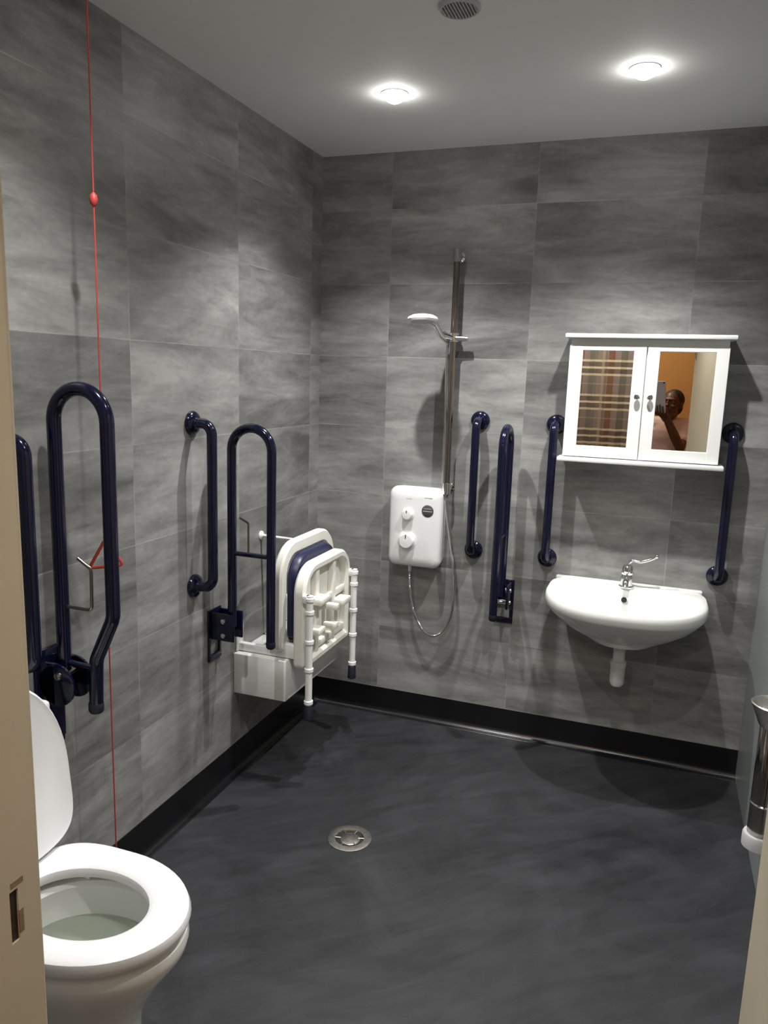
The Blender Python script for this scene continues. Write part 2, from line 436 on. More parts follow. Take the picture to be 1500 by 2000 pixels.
# ------------------------------------------------------------------ toilet
TX, TY = .40, -2.037
def seat_ring(k, z, n=56, cxo=0.):
    """D-shaped outline, long axis +x; k scales half sizes"""
    out = []
    for i in range(n):
        a = 2*PI*i/n
        c, sn = math.cos(a), math.sin(a)
        if c >= 0: p = (.238*c, .178*sn)
        else: p = (.215*math.copysign(abs(c)**.55, c), .178*math.copysign(abs(sn)**.66, sn))
        out.append(Vector((TX+cxo+p[0]*k, TY+p[1]*k, z)))
    return out
def hole_ring(rx, ry, z, ox=.0, n=56):
    return [Vector((TX+ox+rx*math.cos(2*PI*i/n), TY+ry*math.sin(2*PI*i/n), z)) for i in range(n)]
t = thing('toilet', 'white ceramic toilet with raised lid on the left behind the door frame', 'toilet', (.33, TY, 0))
b = B()
rings = [seat_ring(.70, 0, cxo=-.05), seat_ring(.71, .02, cxo=-.05), seat_ring(.66, .10, cxo=-.045), seat_ring(.67, .18, cxo=-.042), seat_ring(.76, .25, cxo=-.03),
         seat_ring(.88, .32, cxo=-.012), seat_ring(.97, .365, cxo=0), seat_ring(.99, .385, cxo=0), seat_ring(.975, .400, cxo=0), seat_ring(.93, .404, cxo=0),
         hole_ring(.172, .128, .402, .02), hole_ring(.166, .122, .392, .02), hole_ring(.170, .126, .37, .02), hole_ring(.165, .12, .33, .02),
         hole_ring(.145, .10, .27, .01), hole_ring(.11, .075, .215, -.005), hole_ring(.06, .045, .185, -.01)]
loft(b, rings); bowl = obj('bowl', b, M['ceramic'], t)
b = B(); loft(b, [hole_ring(.163, .118, .322, .02), hole_ring(.06, .05, .3222, .01)], False, True)
loft(b, [hole_ring(.1629, .1179, .3219, .02), hole_ring(.14, .096, .27, .01), hole_ring(.10, .066, .215, -.005)], False, True); obj('water', b, M['water'], bowl)
b = B()
o = [(1.0, .424), (1.012, .434), (.99, .447), (.94, .452)]
rings = [seat_ring(.93, .418), seat_ring(.985, .418)]+[seat_ring(k, z) for k, z in o]
rings += [hole_ring(.160, .116, .449, -.002), hole_ring(.150, .106, .442, -.002), hole_ring(.147, .103, .432, -.002), hole_ring(.150, .106, .420, -.002), seat_ring(.93, .418)]
loft(b, rings, False, False); bmesh.ops.remove_doubles(b, verts=b.verts[:], dist=1e-5); st = obj('seat', b, M['plastic'], t)
for px, py in ((.57, -2.09), (.57, -1.985), (.30, -2.15), (.30, -1.925)):
    b = B(); bx(b, px-.02, px+.02, py-.008, py+.008, .402, .421, .004)
    obj('seat_buffer', b, M['plastic'], st)
# raised lid: D outline stood on its straight edge, leaning back a little
def lid_pts(k, off, n=56):
    out = []
    for i in range(n):
        a = 2*PI*i/n; c, sn = math.cos(a), math.sin(a)
        if c >= 0: p = (.236*c, .181*sn)
        else: p = (.180*math.copysign(abs(c)**.34, c), .181*math.copysign(abs(sn)**.50, sn))
        h = .186+p[0]*k*1.03; out.append(Vector((.205-.10*h+off, TY+p[1]*k, .458+h)))
    return out
b = B(); loft(b, [lid_pts(.9, .002), lid_pts(.965, .0), lid_pts(1.0, .006), lid_pts(1.0, .016), lid_pts(.975, .021), lid_pts(.93, .018)]); obj('lid', b, M['plastic'], t)
b = B()
for sg in (-1, 1):
    b = B()
    lathe(b, [(.012, -.03), (.014, -.028), (.014, .028), (.012, .03)], (.192, TY+sg*.075, .458), (0, 1, 0), 16)
    bx(b, .178, .206, TY+sg*.075-.016, TY+sg*.075+.016, .402, .458, .004)
    obj('hinge', b, M['chrome'], t)
b = B(); bx(b, .012, .150, TY-.175, TY+.185, .41, .75, .02, 3); ci = obj('cistern', b, M['ceramic'], t)
b = B(); bx(b, .008, .154, TY-.179, TY+.189, .75, .785, .012, 3); obj('cistern_lid', b, M['ceramic'], ci)
b = B(); bx(b, .05, .22, TY-.14, TY+.14, .33, .408, .02, 3); obj('bowl_shelf', b, M['ceramic'], t)

# ------------------------------------------------------------------ white boxing and folding shower seat
b = B(); bx(b, 0, .225, -.757, -.255, .338, .50, .003)
tag(obj('pipe_box', b, M['white'], None, (.11, -.5, .338)), 'white box boarded out from the left wall under the folded shower chair', 'box')
SY = -.512
t = thing('shower_chair', 'ivory folding shower chair with navy pad, folded up against the left wall', 'shower chair', (.10, SY, .5))
def rr(y0, y1, z0, z1, rt, rb, x, n=8):
    """rounded rectangle in a plane of constant x"""
    out = []
    for (cyy, czz, r, a0) in ((y1-rt, z1-rt, rt, 0), (y0+rt, z1-rt, rt, PI/2), (y0+rb, z0+rb, rb, PI), (y1-rb, z0+rb, rb, 1.5*PI)):
        for k in range(n+1):
            a = a0+PI/2*k/n; out.append(Vector((x, cyy+r*math.cos(a), czz+r*math.sin(a))))
    return out
def ringplate(bm, y0, y1, z0, z1, rt, rb, wd, x0, x1, bv=.008):
    def R(i, x): return rr(y0+i, y1-i, z0+i, z1-i, max(rt-i, .01), max(rb-i, .01), x)
    loops = [R(bv, x0), R(0, x0+bv), R(0, x1-bv), R(bv, x1), R(wd-bv, x1), R(wd, x1-bv), R(wd, x0+bv), R(wd-bv, x0), R(bv, x0)]
    loft(bm, loops, False, False); bmesh.ops.remove_doubles(bm, verts=bm.verts[:], dist=1e-6)
b = B(); ringplate(b, SY-.247, SY+.247, .53, .945, .13, .03, .052, .168, .205); back = obj('backrest_frame', b, M['cream'], t)
b = B(); loft(b, [rr(SY-.19+i, SY+.19-i, .56+i, .895-i, .10-i, .03-i*.5, x) for i, x in ((.012, .196), (0, .205), (0, .226), (.006, .236), (.02, .240))]); obj('seat_pad', b, M['navypad'], t)
b = B(); ringplate(b, SY-.225, SY+.225, .462, .868, .11, .03, .036, .243, .292, .01)
loft(b, [rr(SY-.20, SY+.20, .485, .845, .09, .02, x) for x in (.248, .257)])
shell = obj('seat_frame', b, M['cream'], t)
b = B()
for y in (SY-.085, SY+.075): bx(b, .256, .283, y-.016, y+.016, .49, .84, .006)
for z in (.52, .69): bx(b, .256, .280, SY-.19, SY+.19, z-.014, z+.014, .005)
obj('stiffening_rib', b, M['cream'], shell)
for y, z, w in ((SY-.10, .715, .085), (SY+.115, .655, .085), (SY-.13, .60, .06), (SY+.01, .58, .035), (SY+.02, .655, .03)):
    b = B(); bx(b, .270, .325, y-w/2, y+w/2, z-.013, z+.013, .005); obj('moulded_block', b, M['cream'], shell)
for y in (SY-.222, SY+.216):
    b = B(); tube(b, [(.312, y, .33), (.312, y, .765)], .0135, 16); lg = obj('leg', b, M['white'], t)
    for z in (.75, .70, .585, .475, .345):
        b = B(); lathe(b, [(.0135, -.008), (.0175, -.006), (.0175, .006), (.0135, .008)], (.312, y, z), (0, 0, 1), 18); obj('collar', b, M['white'], lg)
    b = B(); bx(b, .285, .312, y-.014, y+.014, .735, .765, .005); obj('leg_clip', b, M['white'], lg)
    b = B(); lathe(b, [(.013, .335), (.0165, .33), (.018, .285), (.0185, .278), (.015, .275)], (.312, y, 0), (0, 0, 1), 18); obj('rubber_foot', b, M['navyrub'], lg)
for y in (SY-.205, SY+.205):
    b = B(); bx(b, .004, .175, y-.012, y+.012, .503, .535, .004); bx(b, 0, .008, y-.025, y+.025, .502, .62, .004); bx(b, .15, .262, y-.014, y+.014, .503, .56, .005); obj('wall_bracket', b, M['white'], t)
    b = B(); lathe(b, [(.006, -.022), (.011, -.020), (.011, .020), (.006, .022)], (.160, y-.012, .555), (0, 1, 0), 16); obj('pivot', b, M['chrome'], t)
b = B(); tube(b, [(.002, SY-.03, .927), (.178, SY-.03, .923)], .006, 12); lathe(b, [(.018, 0), (.018, .004), (.008, .012)], (0, SY-.03, .927), (1, 0, 0), 18); obj('stay_rod', b, M['white'], t)

# ------------------------------------------------------------------ electric shower
t = thing('electric_shower', 'white electric shower unit with two dials on the back wall', 'shower unit', (.505, 0, .745))
def rrxz(x0, x1, z0, z1, r, y, n=8):
    out = []
    for (cxx, czz, a0) in ((x1-r, z1-r, 0), (x0+r, z1-r, PI/2), (x0+r, z0+r, PI), (x1-r, z0+r, 1.5*PI)):
        for k in range(n+1):
            a = a0+PI/2*k/n; out.append(Vector((cxx+r*math.cos(a), y, czz+r*math.sin(a))))
    return out
ux0, ux1, uz0, uz1 = .386, .626, .748, 1.103
b = B(); loft(b, [rrxz(ux0+i, ux1-i, uz0+i, uz1-i, .035-i*.3, y) for i, y in ((.006, 0), (.003, -.03), (0, -.062), (.001, -.075), (.006, -.085), (.016, -.092), (.045, -.096))]); obj('casing', b, M['plastic'], t)
for z, r in ((.985, .024), (.868, .036)):
    b = B(); lathe(b, [(r*1.25, 0), (r*1.22, .003), (r, .004), (r*.95, .020), (r*.8, .026), (.001, .028)], (.478, -.0945, z), (0, -1, 0), 32); dl = obj('dial', b, M['plastic'], t)
    b = B(); bx(b, .476, .480, -.123, -.1205, z+r*.35, z+r*.85, .0005); obj('pointer', b, M['grey'], dl)
b = B(); lathe(b, [(.0265, -.005), (.0265, .0004), (.0258, .0009)], (.566, -.0966, 1.006), (0, -1, 0), 32); em = obj('round_emblem', b, M['grey'], t)
b = B()
for z, h, w in ((1.016, .0022, .017), (1.0045, .0028, .021)): bx(b, .566-w, .566+w, -.0980, -.0972, z-h/2, z+h/2)
obj('emblem_stripe', b, M['lightgrey'], em)
for q in ((.468, .494, 1.052, 1.055), (.55, .585, 1.062, 1.064)):
    b = B(); bx(b, q[0], q[1], -.0962, -.0954, q[2], q[3]); obj('printed_mark', b, M['lightgrey'], t)
b = B(); lathe(b, [(.011, 0), (.011, -.012), (.0095, -.012), (.0095, -.03)], (.482, -.05, .749), (0, 0, 1), 18); obj('hose_outlet', b, M['chrome'], t)

# shower riser rail, head and hose
RX = .634
t = thing('shower_rail', 'tall chrome shower riser rail on the back wall above the shower unit', 'shower rail', (RX, 0, 1.08))
b = B(); tube(b, [(RX, -.052, 1.085), (RX, -.052, 2.085)], .0135, 18); obj('rail', b, M['dchrome'], t)
for z in (2.07, 1.105):
    b = B(); lathe(b, [(.022, 0), (.022, .006), (.014, .014), (.012, .052)], (RX, 0, z), (0, -1, 0), 20); lathe(b, [(.013, -.026), (.018, -.024), (.018, .024), (.013, .026)], (RX, -.052, z), (0, 0, 1), 20); obj('end_bracket', b, M['chrome'], t)
b = B(); lathe(b, [(.015, -.02), (.021, -.018), (.021, .018), (.015, .02)], (RX, -.052, 1.742), (0, 0, 1), 22)
tube(b, [(RX+.062, -.056, 1.738), (RX-.005, -.058, 1.739)], [.011, .013], 16); tube(b, [(RX-.004, -.058, 1.739), (RX-.035, -.085, 1.748)], [.015, .019], 18); obj('slider', b, M['chrome'], t)
t2 = thing('shower_handset', 'white round handset with chrome handle, clipped to the shower riser rail', 'shower handset', (RX-.04, -.09, 1.74))
hc = Vector((.560, -.258, 1.802)); hp = Vector((RX-.036, -.086, 1.748)); nd = Vector((-.03, .06, 1)).normalized()
b = B(); lathe(b, [(.050, -.012), (.058, -.009), (.061, -.002), (.058, .006), (.042, .014), (.018, .018), (.001, .019)], hc, nd, 36); obj('rose', b, M['plastic'], t2)
b = B(); lathe(b, [(.046, -.0135), (.046, -.0115)], hc, nd, 32); obj('spray_plate', b, M['lightgrey'], t2)
b = B(); tube(b, fillet([hc+Vector((.010, .03, .0)), hc+Vector((.022, .085, -.010)), hp+Vector((-.006, -.03, .006)), hp+Vector((.012, .03, -.02))], .03, 6), [.016]*2+[.015]*7+[.0135]*8+[.0125]*(0) if False else .0140, 16); obj('handle', b, M['chrome'], t2)
hz = [(RX-.022, -.050, 1.722), (RX-.028, -.040, 1.66), (RX-.026, -.034, 1.50), (RX-.016, -.034, 1.30), (RX-.012, -.046, 1.12), (.640, -.052, 1.0), (.672, -.055, .82), (.690, -.055, .66), (.676, -.055, .52), (.618, -.056, .438), (.555, -.055, .455), (.505, -.052, .545), (.484, -.05, .65), (.482, -.05, .722)]
def catmull(P, n=10):
    P = [Vector(p) for p in P]; out = []
    for i in range(len(P)-1):
        p0 = P[max(i-1, 0)]; p1 = P[i]; p2 = P[i+1]; p3 = P[min(i+2, len(P)-1)]
        for k in range(n):
            f = k/n; out.append(.5*((2*p1)+(p2-p0)*f+(2*p0-5*p1+4*p2-p3)*f*f+(3*p1-p0-3*p2+p3)*f**3))
    out.append(P[-1]); return out
cpts = catmull(hz, 40)
b = B(); tube(b, cpts, [.0068 if i % 2 else .0058 for i in range(len(cpts))], 10)
tag(obj('shower_hose', b, M['chrome'], None, (.6, -.05, .45)), 'thin ribbed chrome shower hose looping below the white shower unit', 'shower hose')

# ------------------------------------------------------------------ mirror cabinet
t = thing('mirror_cabinet', 'white wall cabinet with two mirrored doors above the washbasin', 'cabinet', (1.408, 0, 1.27))
b = B(); bx(b, 1.124, 1.690, -.115, 0, 1.285, 1.744, .002); obj('carcass', b, M['white'], t, smooth=False)
b = B(); bx(b, 1.104, 1.712, -.158, 0, 1.744, 1.760, .004); obj('top_board', b, M['white'], t)
b = B(); bx(b, 1.104, 1.712, -.158, 0, 1.268, 1.285, .004); obj('bottom_board', b, M['white'], t)
for x0, x1, kx, m0, m1 in ((1.122, 1.405, 1.385, 1.172, 1.360), (1.409, 1.692, 1.431, 1.453, 1.648)):
    z0, z1, y0, y1 = 1.289, 1.717, -.134, -.116
    b = B(); bx(b, x0, m0, y0, y1, z0, z1, .002); bx(b, m1, x1, y0, y1, z0, z1, .002); bx(b, m0-.001, m1+.001, y0+.0004, y1, z0, 1.332, .002); bx(b, m0-.001, m1+.001, y0+.0004, y1, 1.698, z1, .002)
    d = obj('door', b, M['white'], t, smooth=False)
    b = B(); bx(b, m0-.004, m1+.004, -.126, -.122, 1.328, 1.702); obj('mirror', b, M['mirror'], d, smooth=False)
    b = B(); lathe(b, [(.005, 0), (.0045, .009), (.010, .013), (.0115, .019), (.008, .025), (.001, .0265)], (kx, -.134, 1.528), (0, -1, 0), 20); obj('knob', b, M['chrome'], d)

# ------------------------------------------------------------------ washbasin
t = thing('washbasin', 'white wall-hung half-round washbasin under the mirror cabinet', 'washbasin', (1.408, 0, .58))
BX = 1.408; NB = 72
def D(kx, y1, z, xo=0., back=0.):
    """D outline from straight back at y=back to front y1, half width kx"""
    out = []
    for i in range(NB):
        a = 2*PI*i/NB; c, sn = math.cos(a), math.sin(a)
        ym = back+(y1-back)*.40
        if sn >= 0:
            xx = kx*math.copysign(abs(c)**.30, c)*(1-.07*sn**2); yy = ym+(back-ym)*(abs(sn)**.45)
        else:
            xx = kx*math.copysign(abs(c)**.82, c); yy = ym+(y1-ym)*abs(sn)**.92
        out.append(Vector((BX+xx, yy, z)))
    return out
def E(rx, ry, cyy, z, p=1.):
    out = []
    for i in range(NB):
        a = 2*PI*i/NB; c, sn = math.cos(a), math.sin(a)
        e1 = .75 if sn > 0 else .95; e2 = .62 if sn > 0 else .9
        out.append(Vector((BX+rx*math.copysign(abs(c)**e1, c), cyy+ry*math.copysign(abs(sn)**e2, sn), z)))
    return out
b = B()
rings = [E(.06, .05, -.20, .575), E(.11, .10, -.20, .582), D(.165, -.305, .598), D(.215, -.355, .628), D(.258, -.40, .662), D(.285, -.436, .695), D(.296, -.453, .712), D(.3015, -.462, .722), D(.304, -.465, .742), D(.302, -.462, .758), D(.297, -.456, .765), D(.290, -.449, .767),
         E(.268, .172, -.265, .764), E(.258, .163, -.266, .757), E(.245, .150, -.266, .735), E(.22, .128, -.265, .700), E(.17, .095, -.26, .665), E(.09, .055, -.25, .645), E(.025, .02, -.245, .638)]
loft(b, rings); bs = obj('basin', b, M['ceramic'], t)
b = B(); bx(b, BX-.288, BX+.288, -.030, -.001, .750, .772, .007, 3); obj('upstand', b, M['ceramic'], t)
b = B(); lathe(b, [(.011, 0), (.011, .003), (.008, .004)], (BX-.004, -.128, .728), (0, -1, .35), 18); ov = obj('overflow_hole', b, M['dark'], bs)
b = B(); lathe(b, [(.028, .0), (.03, .003), (.02, .006), (.001, .006)], (BX, -.245, .638), (0, 0, 1), 24); obj('plug_hole', b, M['chrome'], bs)
t = thing('basin_tap', 'chrome lever tap standing on the back ledge of the washbasin', 'tap', (BX, -.075, .768))
b = B(); lathe(b, [(.030, 0), (.030, .006), (.024, .010), (.0235, .05), (.0225, .055), (.0245, .058), (.0245, .064), (.022, .067), (.022, .085), (.018, .092), (.001, .094)], (BX-.002, -.072, .766), (0, 0, 1), 28); obj('body', b, M['chrome'], t)
b = B(); tube(b, fillet([(BX, -.08, .795), (BX-.003, -.16, .812), (BX-.003, -.172, .79)], .015, 5), .0115, 14); obj('spout', b, M['chrome'], t)
b = B(); tube(b, catmull([(BX, -.07, .856), (BX+.012, -.075, .878), (BX+.045, -.078, .878), (BX+.078, -.08, .890), (BX+.102, -.08, .905)], 6), .0062, 12); sph(b, (BX+.104, -.08, .907), .0085); obj('lever', b, M['chrome'], t)
b = B()
lathe(b, [(.020, .01), (.032, .006), (.032, -.02), (.026, -.024), (.0225, -.03), (.0225, -.075), (.030, -.077), (.030, -.098), (.028, -.10), (.028, -.165), (.022, -.178), (.001, -.18)], (BX-.002, -.2, .575), (0, 0, 1), 28)
tube(b, [(BX-.002, -.178, .492), (BX-.002, .0, .492)], .0175, 18); lathe(b, [(.026, 0), (.026, .006)], (BX-.002, 0, .492), (0, -1, 0), 24)
tag(obj('bottle_trap', b, M['pvc'], None, (BX, -.1, .40)), 'white plastic bottle trap hanging under the washbasin', 'waste trap')

# ------------------------------------------------------------------ wall-mounted chrome canister by the right wall
t = thing('chrome_canister', 'slim chrome canister with white rim and base on right wall by the doorway', 'canister', (1.845, -1.06, .335))
AX, AY = 1.832, -1.06
b = B(); lathe(b, [(.030, 0), (.033, .004), (.033, .33), (.030, .334)], (AX, AY, .375), (0, 0, 1), 36); bod = obj('body', b, M['dchrome'], t)
b = B(); lathe(b, [(.0335, -.003), (.0355, 0), (.0335, .003)], (AX, AY, .468), (0, 0, 1), 36); obj('ring', b, M['chrome'], bod)
b = B(); lathe(b, [(.035, -.004), (.038, 0), (.060, .054), (.0615, .058), (.058, .060), (.054, .056), (.036, .006)], (AX, AY, .694), (0, 0, 1), 36); obj('rim', b, M['steel'], t)
b = B(); lathe(b, [(.036, 0), (.043, .004), (.043, .036), (.040, .042), (.033, .043)], (AX, AY, .335), (0, 0, 1), 36); obj('base', b, M['lightgrey'], t)
b = B(); bx(b, AX+.025, W, AY-.012, AY+.012, .42, .60, .003); obj('wall_bracket', b, M['chrome'], t)

# ------------------------------------------------------------------ floor drain
t = thing('floor_drain', 'round stainless floor drain in the middle of the dark wet-room floor', 'drain', (.595, -.99, 0))
dx, dy = .595, -.988
b = B(); lathe(b, [(.076, 0), (.076, .003), (.070, .0045), (.050, .004), (.048, -.0), (.044, -.0)], (dx, dy, 0), (0, 0, 1), 48, False); obj('flange', b, M['steel'], t)
b = B(); lathe(b, [(.047, .0006), (.001, .0006)], (dx, dy, 0), (0, 0, 1), 32, False); obj('sump', b, M['dark'], t)
b = B(); lathe(b, [(.001, .0035), (.030, .0035), (.034, .002), (.034, .0008)], (dx+.004, dy-.004, 0), (0, 0, 1), 32, False)
for k in range(6):
    a = k*PI/3+.3; bx(b, dx-.002, dx+.002, dy-.002, dy+.002, .0006, .0012)
    tube(b, [(dx+.03*math.cos(a), dy+.03*math.sin(a), .0022), (dx+.050*math.cos(a), dy+.050*math.sin(a), .003)], .002, 6)
obj('grate', b, M['steel'], t)

# ------------------------------------------------------------------ ceiling: vent and downlights
VX, VY = .905, -1.164
t = thing('ceiling_vent', 'small round slatted extractor vent in the ceiling', 'vent', (VX, VY, H-.02))
b = B(); lathe(b, [(.054, 0), (.054, -.006), (.050, -.010), (.045, -.010), (.044, -.002)], (VX, VY, H), (0, 0, 1), 40, False); obj('rim', b, M['lightgrey'], t)
b = B(); lathe(b, [(.046, -.0015), (.001, -.0015)], (VX, VY, H), (0, 0, 1), 32, False); obj('duct', b, M['dark'], t)
b = B()
for k in range(-5, 6):
    x = k*.0082; hl = math.sqrt(max(.045**2-x*x, 1e-5))
    bx(b, VX+x-.0017, VX+x+.0017, VY-hl, VY+hl, H-.010, H-.003)
obj('slats', b, M['lightgrey'], t, smooth=False)
LP = [(.549, -.637, 'recessed ceiling downlight above the shower unit, left of the two lit ones'), (1.338, -.644, 'recessed ceiling downlight above the mirror cabinet and washbasin'),
      (.50, -1.86, 'recessed ceiling downlight above the toilet side of the room'), (1.338, -1.86, 'recessed ceiling downlight nearest the doorway')]
SPOT = 100.
for i, (x, y, lab) in enumerate(LP):
    t = thing('downlight', lab, 'downlight', (x, y, H-.01), 'recessed downlights')
    b = B(); lathe(b, [(.046, 0), (.045, -.002), (.040, -.0032), (.034, -.003), (.033, -.001)], (x, y, H), (0, 0, 1), 36, False); obj('bezel', b, M['white'], t)
    b = B(); lathe(b, [(.034, -.0035), (.033, -.012), (.027, -.022), (.016, -.028), (.001, -.030)], (x, y, H), (0, 0, 1), 32, False); obj('lens', b, M['lamp'], t)
    L = bpy.data.lights.new('downlight_beam', 'SPOT'); L.energy = SPOT if y > -1 else SPOT*.58; L.color = (1., .985, .95); L.spot_size = math.radians(116); L.spot_blend = .85; L.shadow_soft_size = .018
    lo = bpy.data.objects.new('downlight_beam', L); C.objects.link(lo); lo.location = (x, y, H-.062)

# ------------------------------------------------------------------ hall seen in the mirrors: curtain, lamp, photographer
def curtain(x0, x1, z0, z1, y):
    nx, nz = 150, 12
    me = bpy.data.meshes.new('curtain'); vs, fs, uvs = [], [], []
    for j in range(nz+1):
        for i in range(nx+1):
            f = i/nx; s = f*(x1-x0)*1.35
            yy = y+.024*math.sin(s*42)+.012*math.sin(s*19+1.3)*(1-.3*j/nz)
            vs.append((x0+f*(x1-x0)+.006*math.sin(s*84), yy, z0+(z1-z0)*j/nz)); uvs.append((s, z0+(z1-z0)*j/nz))
    for j in range(nz):
        for i in range(nx):
            a = j*(nx+1)+i; fs.append((a, a+1, a+nx+2, a+nx+1))
    me.from_pydata(vs, [], fs); ul = me.uv_layers.new(name='UVMap')
    for lp in me.loops: ul.data[lp.index].uv = uvs[lp.vertex_index]
    me.materials.append(M['curtain'])
    for p in me.polygons: p.use_smooth = True
    return me
t = thing('plaid_curtain', 'brown and grey plaid curtain on the hall wall, seen in the left mirror', 'curtain', (.78, -4.33, .3))
me = curtain(.30, 1.275, .3, 2.14, -4.33)
co = bpy.data.objects.new('cloth', me); C.objects.link(co); co.parent = t
for v in me.vertices: v.co -= t.location
so = co.modifiers.new('thick', 'SOLIDIFY'); so.thickness = .002
b = B(); tube(b, [(.22, -4.33, 2.15), (1.33, -4.33, 2.15)], .011, 14); sph(b, (.21, -4.33, 2.15), .02); sph(b, (1.34, -4.33, 2.15), .02)
for x in (.3, 1.27): tube(b, [(x, -4.33, 2.15), (x, -4.40, 2.15)], .006, 10)
obj('curtain_rod', b, M['dchrome'], t)
t = thing('hall_ceiling_light', 'round warm ceiling light in the hall outside the doorway', 'ceiling light', (1.0, -3.55, H-.08))
b = B(); lathe(b, [(.13, 0), (.13, -.02), (.12, -.024)], (1.0, -3.55, H), (0, 0, 1), 36); obj('base', b, M['white'], t)
b = B(); lathe(b, [(.12, -.022), (.115, -.045), (.08, -.07), (.001, -.08)], (1.0, -3.55, H), (0, 0, 1), 36, False); obj('diffuser', b, M['halllamp'], t)
L = bpy.data.lights.new('hall_glow', 'POINT'); L.energy = 26; L.color = (1., .90, .72); L.shadow_soft_size = .1
lo = bpy.data.objects.new('hall_glow', L); C.objects.link(lo); lo.location = (1.0, -3.55, H-.14)

# camera frame
CAM = Vector((1.4705, -3.2002, 1.5814)); yaw, pit, roll = .341808, -.179277, .031911
fwd = Vector((-math.sin(yaw)*math.cos(pit), math.cos(yaw)*math.cos(pit), math.sin(pit)))
rt = Vector((math.cos(yaw), math.sin(yaw), 0)); up = rt.cross(fwd)
rt2 = rt*math.cos(roll)+up*math.sin(roll); up2 = -rt*math.sin(roll)+up*math.cos(roll)

# tablet held by the photographer
def T(r, u, d): return CAM+rt2*r+up2*u+fwd*d
t = thing('tablet', 'blue-grey tablet held up by the person, seen in the right mirror', 'tablet', T(-.07, -.11, -.012))
def plate(r0, r1, u0, u1, rad, d0, d1, bv):
    def ring(i, d):
        out = []
        for (a, bq, a0) in ((r1-rad, u1-rad, 0), (r0+rad, u1-rad, PI/2), (r0+rad, u0+rad, PI), (r1-rad, u0+rad, 1.5*PI)):
            for k in range(7):
                an = a0+PI/2*k/6; out.append(T(a+(rad-i)*math.cos(an), bq+(rad-i)*math.sin(an), d))
        return out
    bm = B(); loft(bm, [ring(bv, d0), ring(0, d0-(d0-d1)*.3), ring(0, d1+(d0-d1)*.3), ring(bv, d1)]); return bm
obj('shell', plate(-.150, .020, -.232, .014, .012, -.010, -.018, .0015), M['tablet'], t)
obj('screen', plate(-.144, .014, -.226, .008, .008, -.0178, -.0186, .0003), M['glass'], t)
b = B(); lathe(b, [(.006, 0), (.006, .0012), (.004, .0016)], T(.008, .003, -.0103), fwd, 18); obj('camera_lens', b, M['glass'], t)

# the photographer: one remeshed body, clothes and hair as children
def cap(bm, pts, rads, n=14):
    pts = [Vector(p) for p in pts]
    for p, r in zip(pts, rads): sph(bm, p, r, seg=14)
    for i in range(len(pts)-1): tube(bm, [pts[i], pts[i+1]], [rads[i], rads[i+1]], n)
def fuse(name, bm, m, parent, vox=.006, smooth_it=4):
    bmesh.ops.recalc_face_normals(bm, faces=bm.faces[:])
    me = bpy.data.meshes.new('tmp'); bm.to_mesh(me); bm.free()
    o = bpy.data.objects.new('tmp', me); C.objects.link(o)
    r = o.modifiers.new('r', 'REMESH'); r.mode = 'VOXEL'; r.voxel_size = vox
    if smooth_it:
        s_ = o.modifiers.new('s', 'SMOOTH'); s_.iterations = smooth_it; s_.factor = .5
    dg = bpy.context.evaluated_depsgraph_get(); dg.update()
    m2 = bpy.data.meshes.new_from_object(o.evaluated_get(dg))
    bpy.data.objects.remove(o); bpy.data.meshes.remove(me)
    b2 = B(); b2.from_mesh(m2); bpy.data.meshes.remove(m2)
    return obj(name, b2, m, parent)
px, py = 1.52, -3.66
t = thing('person', 'person in a pale pink short-sleeved top holding up a tablet, in the mirror', 'person', (px, py, 0))
hip = Vector((px, py, .84)); chest = Vector((px, py+.01, 1.12)); neck = Vector((px+.005, py+.03, 1.30)); head = Vector((px+.04, py+.085, 1.425))
shR = Vector((px+.165, py+.02, 1.245)); shL = Vector((px-.165, py+.02, 1.245))
elR = Vector((px+.125, py+.225, 1.085)); elL = Vector((px-.235, py+.21, 1.06))
TB = T(-.015, -.215, -.014); TL = T(-.148, -.17, -.014)
wrR = TB+Vector((.035, -.055, -.035)); wrL = TL+Vector((-.03, -.055, -.05))
look = (Vector(T(-.065, -.10, -.014))-head).normalized()
side = look.cross(Vector((0, 0, 1))).normalized(); hup = side.cross(look).normalized()
def HP(a, u_, f): return head+side*a+hup*u_+look*f
b = B()
# torso
for z, rx, ry in ((.80, .155, .11), (.86, .16, .115), (.93, .145, .105), (1.00, .135, .10), (1.08, .145, .105), (1.15, .155, .108), (1.21, .15, .098)):
    pass
def trunk(bm, secs):
    rg = []
    for z, rx, ry in secs: rg.append([Vector((px+rx*math.cos(2*PI*k/28), py+ry*math.sin(2*PI*k/28), z)) for k in range(28)])
    loft(bm, rg)
trunk(b, ((.74, .12, .09), (.80, .155, .11), (.86, .16, .115), (.93, .145, .105), (1.00, .135, .10), (1.08, .145, .105), (1.15, .155, .108), (1.21, .15, .098), (1.26, .12, .08), (1.29, .07, .055)))
cap(b, [shL, chest+Vector((0, 0, .12)), shR], [.055, .07, .055]); cap(b, [neck-Vector((0, .01, .05)), neck+Vector((.008, .012, .02)), HP(0, -.07, -.02)], [.058, .050, .050])
